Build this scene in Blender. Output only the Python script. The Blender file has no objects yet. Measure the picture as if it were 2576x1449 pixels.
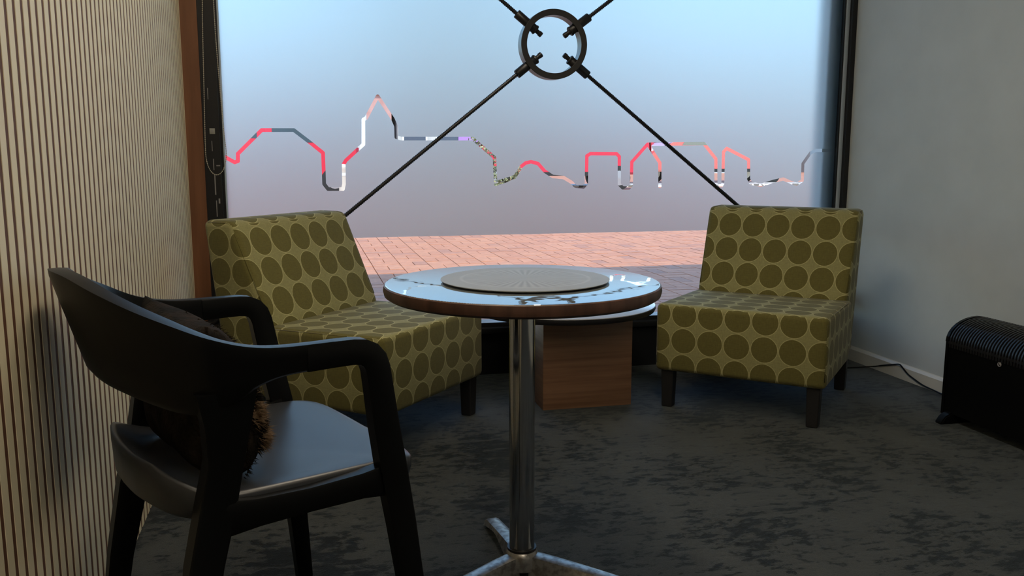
import bpy, bmesh, math, random
from mathutils import Vector, Matrix, geometry, noise
random.seed(7)
scene = bpy.context.scene
COL = scene.collection
PI = math.pi

# ------------------------------------------------------------------ camera
FPX, CXP, CYP = 2200.0, 1288.0, 724.5
PITCH, YAW, CH = math.radians(8.75), math.radians(13.3), 1.05
CAM = Vector((0, 0, CH))
FW = Vector((math.sin(YAW)*math.cos(PITCH), math.cos(YAW)*math.cos(PITCH), -math.sin(PITCH)))
RT = Vector((math.cos(YAW), -math.sin(YAW), 0))
UP = RT.cross(FW)
cam = bpy.data.cameras.new('camera'); camo = bpy.data.objects.new('camera', cam); COL.objects.link(camo)
cam.sensor_width = 36.0; cam.lens = FPX/2576.0*36.0; cam.clip_start = 0.02; cam.clip_end = 500
camo.matrix_world = Matrix(((RT.x, UP.x, -FW.x, CAM.x), (RT.y, UP.y, -FW.y, CAM.y), (RT.z, UP.z, -FW.z, CAM.z), (0, 0, 0, 1)))
scene.camera = camo
def ray(px, py): return FW + RT*((px-CXP)/FPX) - UP*((py-CYP)/FPX)
def ony(px, py, y):                       # point of a pixel's ray on the plane of the window wall at depth y
    d = ray(px, py); return CAM + d*(y/d.y)
def onz(px, py, z=0.0):
    d = ray(px, py); return CAM + d*((z-CH)/d.z)

# ------------------------------------------------------------------ light
SUN_E = math.radians(46.8)
w = bpy.data.worlds.new('world'); scene.world = w; w.use_nodes = True
wn = w.node_tree; bg = wn.nodes['Background']
sky = wn.nodes.new('ShaderNodeTexSky'); sky.sky_type = 'NISHITA'; sky.sun_disc = False
sky.sun_elevation = SUN_E; sky.sun_rotation = PI; sky.air_density = 1.0; sky.dust_density = 0.2; sky.ozone_density = 2.5
wn.links.new(sky.outputs[0], bg.inputs[0]); bg.inputs[1].default_value = 0.42
sun = bpy.data.lights.new('sun', 'SUN'); sun.energy = 3.7; sun.angle = math.radians(0.6); sun.color = (1, .93, .83)
suno = bpy.data.objects.new('sun', sun); COL.objects.link(suno)
suno.rotation_euler = Vector((0.0, math.cos(SUN_E), -math.sin(SUN_E))).to_track_quat('-Z', 'Y').to_euler()
FILL_STRENGTH = 12.0                                # strength of the fill panels added under the ceiling
vs = scene.view_settings
scene.display_settings.display_device = 'sRGB'
vs.view_transform = 'Standard'; vs.look = 'None'; vs.gamma = 1; vs.use_curve_mapping = False
vs.exposure = 0.4

# ------------------------------------------------------------------ helpers
def mat(name, color, rough=0.5, spec=0.5, metal=0.0, **kw):
    m = bpy.data.materials.new(name); m.use_nodes = True
    b = m.node_tree.nodes['Principled BSDF']
    b.inputs['Base Color'].default_value = (*color, 1); b.inputs['Roughness'].default_value = rough
    b.inputs['Specular IOR Level'].default_value = spec; b.inputs['Metallic'].default_value = metal
    for k, v in kw.items(): b.inputs[k.replace('_', ' ')].default_value = v
    return m
def nd(m, t, **kw):
    n = m.node_tree.nodes.new(t)
    for k, v in kw.items(): setattr(n, k, v)
    return n
def lk(m, a, b): m.node_tree.links.new(a, b)
def pb(m): return m.node_tree.nodes['Principled BSDF']
def noisy(m, c1, c2, scale, detail=4, stretch=(1, 1, 1), lo=.35, hi=.65, bump=0.0, coord='Object', bscale=None, dist=0.0):
    tc = nd(m, 'ShaderNodeTexCoord'); mp = nd(m, 'ShaderNodeMapping'); mp.inputs['Scale'].default_value = stretch
    lk(m, tc.outputs[coord], mp.inputs[0])
    n = nd(m, 'ShaderNodeTexNoise'); n.inputs['Scale'].default_value = scale; n.inputs['Detail'].default_value = detail
    n.inputs['Distortion'].default_value = dist
    lk(m, mp.outputs[0], n.inputs['Vector'])
    r = nd(m, 'ShaderNodeValToRGB'); r.color_ramp.elements[0].position = lo; r.color_ramp.elements[1].position = hi
    r.color_ramp.elements[0].color = (*c1, 1); r.color_ramp.elements[1].color = (*c2, 1)
    lk(m, n.outputs['Fac'], r.inputs[0]); lk(m, r.outputs[0], pb(m).inputs['Base Color'])
    if bump:
        n2 = nd(m, 'ShaderNodeTexNoise'); n2.inputs['Scale'].default_value = bscale or scale*4; n2.inputs['Detail'].default_value = 3
        lk(m, mp.outputs[0], n2.inputs['Vector'])
        b = nd(m, 'ShaderNodeBump'); b.inputs['Strength'].default_value = bump; b.inputs['Distance'].default_value = .004
        lk(m, n2.outputs['Fac'], b.inputs['Height']); lk(m, b.outputs[0], pb(m).inputs['Normal'])
    return m

def link_mesh(name, bm, m, parent=None, smooth=False, loc=None, rot=None):
    me = bpy.data.meshes.new(name)
    bmesh.ops.recalc_face_normals(bm, faces=bm.faces[:])
    bm.to_mesh(me); bm.free()
    if m: me.materials.append(m)
    if smooth:
        for p in me.polygons: p.use_smooth = True
        if smooth != 'all':
            me.set_sharp_from_angle(angle=math.radians(40))
    o = bpy.data.objects.new(name, me); COL.objects.link(o)
    if parent: o.parent = parent
    if loc: o.location = loc
    if rot: o.rotation_euler = rot
    return o
def raw_obj(name, verts, faces, m, parent=None, smooth=False):
    me = bpy.data.meshes.new(name); me.from_pydata([tuple(v) for v in verts], [], faces); me.update()
    if m: me.materials.append(m)
    if smooth:
        for p in me.polygons: p.use_smooth = True
    o = bpy.data.objects.new(name, me); COL.objects.link(o)
    if parent: o.parent = parent
    return o
def empty(name, loc=(0, 0, 0), rz=0.0):
    o = bpy.data.objects.new(name, None); COL.objects.link(o); o.location = loc; o.rotation_euler = (0, 0, rz)
    o.empty_display_size = .1; return o
def tag(o, label=None, cat=None, group=None, kind=None):
    if label: o['label'] = label
    if cat: o['category'] = cat
    if group: o['group'] = group
    if kind: o['kind'] = kind
    return o
def copy_tree(o, parent=None):
    c = o.copy(); COL.objects.link(c)
    if parent: c.parent = parent
    for ch in list(o.children): copy_tree(ch, c)
    return c

def box(bm, x0, x1, y0, y1, z0, z1):
    v = [bm.verts.new(p) for p in ((x0, y0, z0), (x1, y0, z0), (x1, y1, z0), (x0, y1, z0), (x0, y0, z1), (x1, y0, z1), (x1, y1, z1), (x0, y1, z1))]
    for f in ((3, 2, 1, 0), (4, 5, 6, 7), (0, 1, 5, 4), (1, 2, 6, 5), (2, 3, 7, 6), (3, 0, 4, 7)): bm.faces.new([v[i] for i in f])
    return v
def bx(name, m, x0, x1, y0, y1, z0, z1, parent=None, bevel=0.0, seg=2):
    bm = bmesh.new(); box(bm, x0, x1, y0, y1, z0, z1)
    if bevel: bmesh.ops.bevel(bm, geom=bm.edges[:], offset=bevel, segments=seg, profile=.5, affect='EDGES')
    return link_mesh(name, bm, m, parent, smooth=bool(bevel))
def prism(bm, poly, axis, a0, a1):
    # poly: 2-D outline; axis 'x': (y,z) outline extruded in x; 'y': (x,z); 'z': (x,y)
    def P(p, a): return {'x': (a, p[0], p[1]), 'y': (p[0], a, p[1]), 'z': (p[0], p[1], a)}[axis]
    A = [bm.verts.new(P(p, a0)) for p in poly]; B = [bm.verts.new(P(p, a1)) for p in poly]
    n = len(poly); bm.faces.new(A); bm.faces.new(B[::-1])
    for i in range(n): bm.faces.new((A[i], B[i], B[(i+1) % n], A[(i+1) % n]))
def frames(pts, up=Vector((0, 0, 1))):
    out = []; n = len(pts)
    for i in range(n):
        t = (pts[min(i+1, n-1)]-pts[max(i-1, 0)]).normalized()
        s = t.cross(up)
        if s.length < 1e-4: s = t.cross(Vector((0, 1, 0)))
        s.normalize(); out.append((t, s, s.cross(t)))
    return out
def tube(bm, pts, r, seg=8, cap=True):
    pts = [Vector(p) for p in pts]; fr = frames(pts); rings = []
    for i, p in enumerate(pts):
        rr = r[i] if isinstance(r, (list, tuple)) else r
        rings.append([bm.verts.new(p+(fr[i][1]*math.cos(2*PI*k/seg)+fr[i][2]*math.sin(2*PI*k/seg))*rr) for k in range(seg)])
    for a, b in zip(rings, rings[1:]):
        for k in range(seg): bm.faces.new((a[k], a[(k+1) % seg], b[(k+1) % seg], b[k]))
    if cap: bm.faces.new(rings[0][::-1]); bm.faces.new(rings[-1])
def lathe(bm, prof, seg=64, c=(0, 0, 0)):
    rings = []
    for r, z in prof:
        if r < 1e-6: rings.append([bm.verts.new((c[0], c[1], c[2]+z))])
        else: rings.append([bm.verts.new((c[0]+r*math.cos(2*PI*k/seg), c[1]+r*math.sin(2*PI*k/seg), c[2]+z)) for k in range(seg)])
    for a, b in zip(rings, rings[1:]):
        for k in range(seg):
            q = [a[k % len(a)], a[(k+1) % len(a)], b[(k+1) % len(b)], b[k % len(b)]]
            u = []
            for v in q:
                if v not in u: u.append(v)
            if len(u) > 2: bm.faces.new(u)
def spline(P, n=8):
    P = [Vector(p) for p in P]; out = []
    for i in range(len(P)-1):
        p0 = P[max(i-1, 0)]; p1 = P[i]; p2 = P[i+1]; p3 = P[min(i+2, len(P)-1)]
        for k in range(n):
            t = k/n
            out.append(.5*((2*p1)+(p2-p0)*t+(2*p0-5*p1+4*p2-p3)*t*t+(3*p1-p0-3*p2+p3)*t**3))
    out.append(P[-1]); return out

# ------------------------------------------------------------------ materials
M = {}
M['slat'] = noisy(mat('slat', (.6, .53, .37), .55), (.74, .66, .47), (.82, .74, .54), 3, stretch=(1, 1, .3))
M['backing'] = mat('backing', (.115, .045, .022), .7)
M['wall_grey'] = noisy(mat('wall_grey', (.5, .5, .5), .75), (.50, .545, .55), (.53, .575, .58), 6, bump=.05, bscale=90)
M['ceiling'] = mat('ceiling', (.6, .6, .58), .8)
M['white_trim'] = mat('white_trim', (.62, .61, .55), .35)
M['black_frame'] = mat('black_frame', (.008, .008, .010), .35)
M['grey_alu'] = mat('grey_alu', (.42, .50, .58), .4)
M['timber'] = noisy(mat('timber', (.16, .065, .025), .5), (.15, .058, .022), (.21, .085, .035), 9, stretch=(3, 3, .25))
M['black_metal'] = mat('black_metal', (.010, .0095, .011), .38)
M['ring_metal'] = mat('ring_metal', (.03, .029, .03), .22, spec=.8)
M['black_plastic'] = mat('black_plastic', (.003, .0033, .0036), .34, spec=.2)
M['seat_plastic'] = mat('seat_plastic', (.022, .024, .028), .36, spec=.6)
M['dark_leg'] = mat('dark_leg', (.012, .012, .013), .5)
M['upstand'] = mat('upstand', (.008, .009, .011), .75, spec=.2)
M['chrome'] = noisy(mat('chrome', (.5, .5, .5), .12, metal=1.0), (.42, .42, .42), (.55, .55, .54), 5)
M['cast_alu'] = noisy(mat('cast_alu', (.45, .45, .44), .35, metal=.9), (.30, .28, .26), (.50, .49, .47), 60, detail=5, lo=.40, hi=.55)
M['cream_bead'] = mat('cream_bead', (.5, .46, .36), .4)
M['sticker'] = mat('sticker', (.3, .3, .26), .6)
M['scuff'] = mat('scuff', (.28, .27, .27), .6)
M['heater_bar'] = mat('heater_bar', (.012, .0125, .014), .3, spec=.5)
M['beige'] = mat('beige', (.55, .5, .42), .8)

# patterned upholstery: a square grid of discs printed on a woven cloth
def fabric():
    m = mat('dot_fabric', (.3, .3, .15), .85, spec=.2)
    uv = nd(m, 'ShaderNodeUVMap'); uv.uv_map = 'UVMap'
    sc = nd(m, 'ShaderNodeVectorMath', operation='SCALE'); sc.inputs['Scale'].default_value = 1/.1085
    fr = nd(m, 'ShaderNodeVectorMath', operation='FRACTION'); sb = nd(m, 'ShaderNodeVectorMath', operation='SUBTRACT')
    sb.inputs[1].default_value = (.5, .5, 0)
    ln = nd(m, 'ShaderNodeVectorMath', operation='LENGTH')
    lk(m, uv.outputs[0], sc.inputs[0]); lk(m, sc.outputs[0], fr.inputs[0]); lk(m, fr.outputs[0], sb.inputs[0]); lk(m, sb.outputs[0], ln.inputs[0])
    r = nd(m, 'ShaderNodeValToRGB'); e = r.color_ramp.elements
    e[0].position = 0; e[0].color = (.128, .114, .032, 1); e[1].position = .462; e[1].color = (.128, .114, .032, 1)
    for p, c in ((.470, (.42, .385, .185)), (.488, (.42, .385, .185)), (.496, (.275, .26, .115)), (1.0, (.275, .26, .115))):
        x = e.new(p); x.color = (*c, 1)
    lk(m, ln.outputs['Value'], r.inputs[0])
    wv = nd(m, 'ShaderNodeTexNoise'); wv.inputs['Scale'].default_value = 260; wv.inputs['Detail'].default_value = 2
    mp = nd(m, 'ShaderNodeMapping'); mp.inputs['Scale'].default_value = (1, .18, 1); lk(m, uv.outputs[0], mp.inputs[0]); lk(m, mp.outputs[0], wv.inputs['Vector'])
    wv2 = nd(m, 'ShaderNodeTexNoise'); wv2.inputs['Scale'].default_value = 260; wv2.inputs['Detail'].default_value = 2
    mp2 = nd(m, 'ShaderNodeMapping'); mp2.inputs['Scale'].default_value = (.18, 1, 1); lk(m, uv.outputs[0], mp2.inputs[0]); lk(m, mp2.outputs[0], wv2.inputs['Vector'])
    ad = nd(m, 'ShaderNodeMath', operation='ADD'); lk(m, wv.outputs['Fac'], ad.inputs[0]); lk(m, wv2.outputs['Fac'], ad.inputs[1])
    mr = nd(m, 'ShaderNodeMapRange'); mr.inputs['From Min'].default_value = .7; mr.inputs['From Max'].default_value = 1.3
    mr.inputs['To Min'].default_value = .88; mr.inputs['To Max'].default_value = 1.12; lk(m, ad.outputs[0], mr.inputs[0])
    mx = nd(m, 'ShaderNodeVectorMath', operation='SCALE'); lk(m, r.outputs[0], mx.inputs[0]); lk(m, mr.outputs[0], mx.inputs['Scale'])
    lk(m, mx.outputs[0], pb(m).inputs['Base Color'])
    b = nd(m, 'ShaderNodeBump'); b.inputs['Strength'].default_value = .25; b.inputs['Distance'].default_value = .001
    lk(m, ad.outputs[0], b.inputs['Height']); lk(m, b.outputs[0], pb(m).inputs['Normal'])
    pb(m).inputs['Sheen Weight'].default_value = .15
    return m
M['fabric'] = fabric()

def carpet():
    m = mat('carpet', (.02, .02, .02), .75, spec=.15)
    tc = nd(m, 'ShaderNodeTexCoord')
    def nz(scale, detail, st, dist=0.0):
        mp = nd(m, 'ShaderNodeMapping'); mp.inputs['Scale'].default_value = st; lk(m, tc.outputs['Object'], mp.inputs[0])
        n = nd(m, 'ShaderNodeTexNoise'); n.inputs['Scale'].default_value = scale; n.inputs['Detail'].default_value = detail
        n.inputs['Roughness'].default_value = .72; n.inputs['Distortion'].default_value = dist
        lk(m, mp.outputs[0], n.inputs['Vector']); return n
    a = nz(30, 8, (.55, 1.15, 1), .2); b = nz(2.6, 5, (1, 1, 1), .5); c = nz(420, 2, (1, 1, 1))
    mb = nd(m, 'ShaderNodeMapRange'); mb.inputs['From Min'].default_value = .3; mb.inputs['From Max'].default_value = .7
    mb.inputs['To Min'].default_value = -.14; mb.inputs['To Max'].default_value = .14; lk(m, b.outputs['Fac'], mb.inputs[0])
    sm = nd(m, 'ShaderNodeMath', operation='ADD'); lk(m, a.outputs['Fac'], sm.inputs[0]); lk(m, mb.outputs[0], sm.inputs[1])
    r = nd(m, 'ShaderNodeValToRGB'); e = r.color_ramp.elements
    e[0].position = .44; e[0].color = (.0012, .0015, .0017, 1); e[1].position = .475; e[1].color = (.040, .041, .038, 1)
    lk(m, sm.outputs[0], r.inputs[0])
    mr = nd(m, 'ShaderNodeMapRange'); mr.inputs['From Min'].default_value = .35; mr.inputs['From Max'].default_value = .65
    mr.inputs['To Min'].default_value = .7; mr.inputs['To Max'].default_value = 1.2; lk(m, b.outputs['Fac'], mr.inputs[0])
    mr2 = nd(m, 'ShaderNodeMapRange'); mr2.inputs['From Min'].default_value = .3; mr2.inputs['From Max'].default_value = .7
    mr2.inputs['To Min'].default_value = .45; mr2.inputs['To Max'].default_value = 1.55; lk(m, c.outputs['Fac'], mr2.inputs[0])
    mu = nd(m, 'ShaderNodeMath', operation='MULTIPLY'); lk(m, mr.outputs[0], mu.inputs[0]); lk(m, mr2.outputs[0], mu.inputs[1])
    mx = nd(m, 'ShaderNodeVectorMath', operation='SCALE'); lk(m, r.outputs[0], mx.inputs[0]); lk(m, mu.outputs[0], mx.inputs['Scale'])
    lk(m, mx.outputs[0], pb(m).inputs['Base Color'])
    bp = nd(m, 'ShaderNodeBump'); bp.inputs['Strength'].default_value = .5; bp.inputs['Distance'].default_value = .004
    ad = nd(m, 'ShaderNodeMath', operation='ADD'); lk(m, c.outputs['Fac'], ad.inputs[0]); lk(m, a.outputs['Fac'], ad.inputs[1])
    lk(m, ad.outputs[0], bp.inputs['Height']); lk(m, bp.outputs[0], pb(m).inputs['Normal'])
    pb(m).inputs['Sheen Weight'].default_value = .4; pb(m).inputs['Sheen Roughness'].default_value = .4
    pb(m).inputs['Sheen Tint'].default_value = (.5, .6, .65, 1)
    return m
M['carpet'] = carpet()

def clear_glass():
    m = bpy.data.materials.new('clear_glass'); m.use_nodes = True; t = m.node_tree; t.nodes.clear()
    o = t.nodes.new('ShaderNodeOutputMaterial'); tr = t.nodes.new('ShaderNodeBsdfTransparent'); gl = t.nodes.new('ShaderNodeBsdfGlossy')
    tr.inputs[0].default_value = (.93, .96, .95, 1); gl.inputs['Roughness'].default_value = 0.0
    fr = t.nodes.new('ShaderNodeFresnel'); fr.inputs[0].default_value = 1.45; mx = t.nodes.new('ShaderNodeMixShader')
    t.links.new(fr.outputs[0], mx.inputs[0]); t.links.new(tr.outputs[0], mx.inputs[1]); t.links.new(gl.outputs[0], mx.inputs[2]); t.links.new(mx.outputs[0], o.inputs[0])
    return m
M['glass'] = clear_glass()
def frosted():
    m = bpy.data.materials.new('frosted_film'); m.use_nodes = True; t = m.node_tree; t.nodes.clear()
    o = t.nodes.new('ShaderNodeOutputMaterial'); rf = t.nodes.new('ShaderNodeBsdfRefraction'); tl = t.nodes.new('ShaderNodeBsdfTranslucent')
    rf.inputs['Color'].default_value = (.52, .60, .62, 1); rf.inputs['Roughness'].default_value = .8; rf.inputs['IOR'].default_value = 1.32
    tl.inputs['Color'].default_value = (.52, .58, .60, 1)
    mx = t.nodes.new('ShaderNodeMixShader'); mx.inputs[0].default_value = .25
    t.links.new(rf.outputs[0], mx.inputs[1]); t.links.new(tl.outputs[0], mx.inputs[2]); t.links.new(mx.outputs[0], o.inputs[0])
    return m
M['film'] = frosted()

def brick_mat():
    m = mat('paver', (.5, .25, .18), .6, spec=.5)
    oi = nd(m, 'ShaderNodeNewGeometry')
    r = nd(m, 'ShaderNodeValToRGB'); e = r.color_ramp.elements
    e[0].position = 0; e[0].color = (.50, .185, .085, 1); e[1].position = 1; e[1].color = (.59, .24, .115, 1)
    x = e.new(.08); x.color = (.43, .18, .10, 1); x = e.new(.16); x.color = (.53, .20, .092, 1)
    tc = nd(m, 'ShaderNodeTexCoord'); vn = nd(m, 'ShaderNodeTexWhiteNoise'); vn.noise_dimensions = '3D'
    lk(m, oi.outputs['Random Per Island'], r.inputs[0])
    n = nd(m, 'ShaderNodeTexNoise'); n.inputs['Scale'].default_value = 18; n.inputs['Detail'].default_value = 4
    gm = nd(m, 'ShaderNodeNewGeometry'); lk(m, gm.outputs['Position'], n.inputs['Vector'])
    mr = nd(m, 'ShaderNodeMapRange'); mr.inputs['From Min'].default_value = .3; mr.inputs['From Max'].default_value = .7
    mr.inputs['To Min'].default_value = .85; mr.inputs['To Max'].default_value = 1.12; lk(m, n.outputs['Fac'], mr.inputs[0])
    mx = nd(m, 'ShaderNodeVectorMath', operation='SCALE'); lk(m, r.outputs[0], mx.inputs[0]); lk(m, mr.outputs[0], mx.inputs['Scale'])
    lk(m, mx.outputs[0], pb(m).inputs['Base Color'])
    return m
M['brick'] = brick_mat()
def brick_obj_mat():                       # the same paver for single bricks: shade chosen per object
    m = M['brick'].copy(); m.name = 'paver_single'; t = m.node_tree
    oi = t.nodes.new('ShaderNodeObjectInfo'); rp = [n for n in t.nodes if n.type == 'VALTORGB'][0]
    t.links.new(oi.outputs['Random'], rp.inputs[0]); return m
M['brick1'] = brick_obj_mat()
M['joint'] = mat('joint', (.16, .085, .06), .9)

# ------------------------------------------------------------------ room shell
XL, XR, YW, ZC, YB = -.481, 2.716, 4.01, 2.78, -4.2
GY = 4.052                                                  # inner face of the glass
WX0, WX1, WZ0, WZ1 = -.345, 2.695, .23, 2.72
floor = tag(bx('floor', M['carpet'], XL-.2, XR+.2, YB-.2, 4.2, -.12, 0), 'dark mottled carpet floor', kind='structure')
tag(bx('ceiling', M['ceiling'], XL-.2, XR+.2, YB-.2, 4.2, ZC, ZC+.12), 'plain pale ceiling', kind='structure')
wl = tag(bx('wall_left', M['backing'], XL-.15, XL, YB, 4.2, 0, ZC), 'left wall clad in cream vertical slats over dark brown backing', kind='structure')
tag(bx('wall_right', M['wall_grey'], XR, XR+.15, YB, 4.2, 0, ZC), 'smooth pale grey right wall', kind='structure')
tag(bx('wall_back', M['wall_grey'], XL-.15, XR+.15, YB-.15, YB, 0, ZC), 'plain pale wall behind the viewer', kind='structure')
# slats
PITCHS, SW = .0464, .0285
bm = bmesh.new(); box(bm, 0, .0012, -SW/2, SW/2, 0, ZC-.002)
slat0 = None; y = 1.639 + PITCHS/2 - 48*PITCHS
ys = []
while y < 3.985:
    ys.append(y); y += PITCHS
me = None
for i, y in enumerate(ys):
    if me is None:
        o = link_mesh('slat', bm, M['slat'], wl); me = o.data
    else:
        o = bpy.data.objects.new('slat', me); COL.objects.link(o); o.parent = wl
    o.location = (XL, y, .001)
# front wall around the window; unseen parapet and side wings added to cast shade
bm = bmesh.new()
box(bm, -14, XL-.15, 4.0, 4.2, -.1, 3.3); box(bm, XR+.15, 18, 4.0, 4.2, -.1, 3.3)
box(bm, XL-.15, XR+.15, 4.0, 4.2, WZ1+.06, 3.3)
tag(link_mesh('wall_front', bm, M['wall_grey']), 'front wall of the building, extended unseen above and beside the window to cast shade', kind='structure')
tag(bx('roof', M['joint'], -14, 18, -9, 4.0, 3.05, 3.15), 'unseen flat roof added over the building to block the sun', kind='structure')  # out of view, added to stop the sun coming from behind
up = tag(bx('trim_1', M['upstand'], XL, XR, YW, 4.2, 0, WZ0-.03), 'black upstand below the window', kind='structure')
bx('sill_board', M['upstand'], XL, XR, YW-.022, 4.2, WZ0-.03, WZ0, up, bevel=.006)
tag(bx('trim_2', M['timber'], XL+.0005, -.412, 3.99, 4.2, WZ0, WZ1+.06), 'brown timber jamb between slat wall and window', kind='structure')
# baseboard on the right wall
bm = bmesh.new(); prism(bm, [(XR, 0), (XR-.014, 0), (XR-.014, .058), (XR-.006, .070), (XR, .072)], 'y', YB+.01, YW-.001)
tag(link_mesh('baseboard_right', bm, M['white_trim']), 'white skirting along the right wall', kind='structure')

# window: frame, glass, frosted film with a cut skyline
bm = bmesh.new()
box(bm, -.412, -.345, 4.0, 4.11, WZ0, WZ1+.06)
box(bm, -.345, -.335, 4.03, 4.11, WZ0, WZ1+.06)
box(bm, XR-.026, XR, 4.0, 4.11, WZ0, WZ1+.06)
box(bm, -.412, XR, 4.0, 4.11, WZ1, WZ1+.06)
box(bm, -.412, XR, 4.02, 4.11, WZ0, WZ0+.02)
win = tag(link_mesh('window_1', bm, M['black_frame']), 'large black framed window with frosted film and cut-out skyline', kind='structure')
bx('glazing_bead', M['grey_alu'], -.335, -.329, 4.03, 4.048, WZ0+.02, WZ1, win)
bx('glazing_bead', M['grey_alu'], XR-.046, XR-.026, 4.022, 4.048, WZ0+.02, WZ1, win, bevel=.002)
bx('glazing_bead', M['black_frame'], XR-.054, XR-.046, 4.028, 4.048, WZ0+.02, WZ1, win)
bx('glass_pane', M['glass'], -.345, XR-.02, GY+.003, GY+.009, WZ0+.01, WZ1, win)
bx('outer_jamb', M['grey_alu'], XR-.10, XR-.02, 4.09, 4.2, WZ0, WZ1, win)
# the cut line, traced on the glass
A = [(440, 1088), (530, 1138), (553, 1130), (553, 1078), (720, 912), (945, 912), (1060, 1000), (1150, 1072), (1158, 1290), (1185, 1325), (1290, 1325), (1297, 1290),
     (1295, 1150), (1310, 1125), (1433, 1012), (1433, 838), (1452, 828), (1533, 675), (1640, 835), (1662, 885), (1664, 962), (1700, 972), (2150, 972), (2200, 972), (2352, 1105), (2360, 1292), (2440, 1265), (2500, 1232)]
L1 = [(400+a/2.787, b/2.787) for a, b in A]
B = [(120, 1185), (180, 1165), (240, 1150), (262, 1120), (285, 1080), (315, 1056), (350, 1048), (395, 1060), (440, 1110), (490, 1143), (560, 1150), (610, 1180), (640, 1208), (690, 1212), (708, 1190), (712, 1010), (735, 996),
     (905, 997), (922, 1015), (922, 1195), (945, 1218), (985, 1218), (1000, 1200), (1003, 1050), (1105, 935), (1470, 930), (1548, 1030), (1548, 1190), (1560, 1203), (1585, 1203), (1593, 1190),
     (1597, 985), (1618, 962), (1760, 1035), (1760, 1160), (1775, 1188), (1840, 1200), (1920, 1175), (1985, 1160), (2030, 1180), (2070, 1195), (2108, 1170), (2112, 1060), (2160, 992), (2195, 975), (2300, 975)]
L2 = [(1200+a/2.576, b/2.576) for a, b in B]
L3 = [(1200+a/2.576, b/2.576) for a, b in [(1110, 940), (1185, 1055), (1185, 1208)]]
def film_pt(p):
    q = ony(p[0], p[1], GY); return Vector((q.x, q.z))
lines = [[film_pt(p) for p in L] for L in (L1, L2, L3)]
HW = .0083; FZ0 = .668
vc, ed = [], []
def loop(ps):
    i0 = len(vc); vc.extend(ps); n = len(ps)
    ed.extend((i0+k, i0+(k+1) % n) for k in range(n))
FX0, FX1 = -.334, XR-.05
loop([Vector((FX0, FZ0)), Vector((FX1, FZ0)), Vector((FX1, WZ1)), Vector((FX0, WZ1))])
segs = []
for L in lines:
    for a, b in zip(L, L[1:]):
        d = (b-a).normalized(); n = Vector((-d.y, d.x))*HW
        loop([a+n, b+n, b-n, a-n]); segs.append((a, b))
    for p in L: loop([p+Vector((math.cos(2*PI*k/14), math.sin(2*PI*k/14)))*HW for k in range(14)])
ov, oe, of, *_ = geometry.delaunay_2d_cdt(vc, ed, [], 0, 1e-6)
def dist(p):
    best = 9
    for a, b in segs:
        ab = b-a; t = max(0, min(1, (p-a).dot(ab)/ab.length_squared)); best = min(best, (p-a-ab*t).length)
    return best
keep = []
for f in of:
    c = (ov[f[0]]+ov[f[1]]+ov[f[2]])/3
    if not (FX0 < c.x < FX1 and FZ0 < c.y < WZ1): continue
    if dist(c) > HW*.985: keep.append(f)
fo = raw_obj('frosted_film', [(v.x, GY, v.y) for v in ov], keep, M['film'], win)
fo['label'] = 'frosted film with a clear skyline cut out of it'
bm = bmesh.new(); bm.from_mesh(fo.data)
bm.normal_update()
fl = [f for f in bm.faces if f.normal.y > 0]
bmesh.ops.reverse_faces(bm, faces=fl)
bmesh.ops.delete(bm, geom=[v for v in bm.verts if not v.link_faces], context='VERTS')
bm.to_mesh(fo.data); bm.free()

# marks on the black frame: a small square pad and paint scuffs
def on_frame(px, py): q = ony(px, py, 3.998); return q
p = on_frame(534, 330)
pad = tag(bx('adhesive_pad', M['sticker'], p.x-.011, p.x+.011, 3.995, 3.9995, p.z-.012, p.z+.012, bevel=.001), 'small grey square pad stuck on the black window frame', 'sticker')
bx('pad_centre', M['scuff'], p.x-.005, p.x+.005, 3.9942, 3.995, p.z-.006, p.z+.006, pad)
bm = bmesh.new()
for (x0, y0, x1, y1, ww) in ((522, 222, 523, 250, .002), (533, 355, 534, 380, .002), (537, 400, 538, 428, .0025), (541, 440, 542, 490, .002), (546, 416, 552, 418, .006), (551, 500, 553, 512, .004), (545, 505, 546, 545, .0016)):
    a = on_frame(x0, y0); b = on_frame(x1, y1)
    box(bm, min(a.x, b.x)-ww/2, max(a.x, b.x)+ww/2, 3.9992, 4.001, min(a.z, b.z), max(a.z, b.z)+.001)
sc = link_mesh('paint_scuff', bm, M['scuff'], win); sc['label'] = 'pale paint scuffs on the black frame'

# ------------------------------------------------------------------ outside: pavement of clay pavers laid in basket weave
ZO = .06
pav = tag(bx('pavement', M['joint'], -14, 22, 4.2, 15.2, -.2, ZO-.012), 'brick pavement outside the window', kind='structure')
MOD = .25; J = .004
cand = []
nx0, nx1, ny0, ny1 = int(-8/MOD), int(15/MOD), int(4.25/MOD), int(15/MOD)
for i in range(nx0, nx1):
    for j in range(ny0, ny1):
        x0, y0 = i*MOD+.07, j*MOD+.02
        for k in (0, 1):
            if (i+j) % 2: r = (x0+J/2, x0+MOD-J/2, y0+k*MOD/2+J/2, y0+(k+1)*MOD/2-J/2)
            else: r = (x0+k*MOD/2+J/2, x0+(k+1)*MOD/2-J/2, y0+J/2, y0+MOD-J/2)
            c = Vector(((r[0]+r[1])/2, (r[2]+r[3])/2, ZO)); q = c-CAM; d = q.dot(FW)
            u = CXP+FPX*q.dot(RT)/d; v = CYP-FPX*q.dot(UP)/d
            vis = 885 < u < 1800 and 560 < v < 775
            cand.append((0 if vis else 1, c.y, r, (i+j) % 2))
cand.sort(key=lambda t: (t[0], t[1]))
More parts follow.
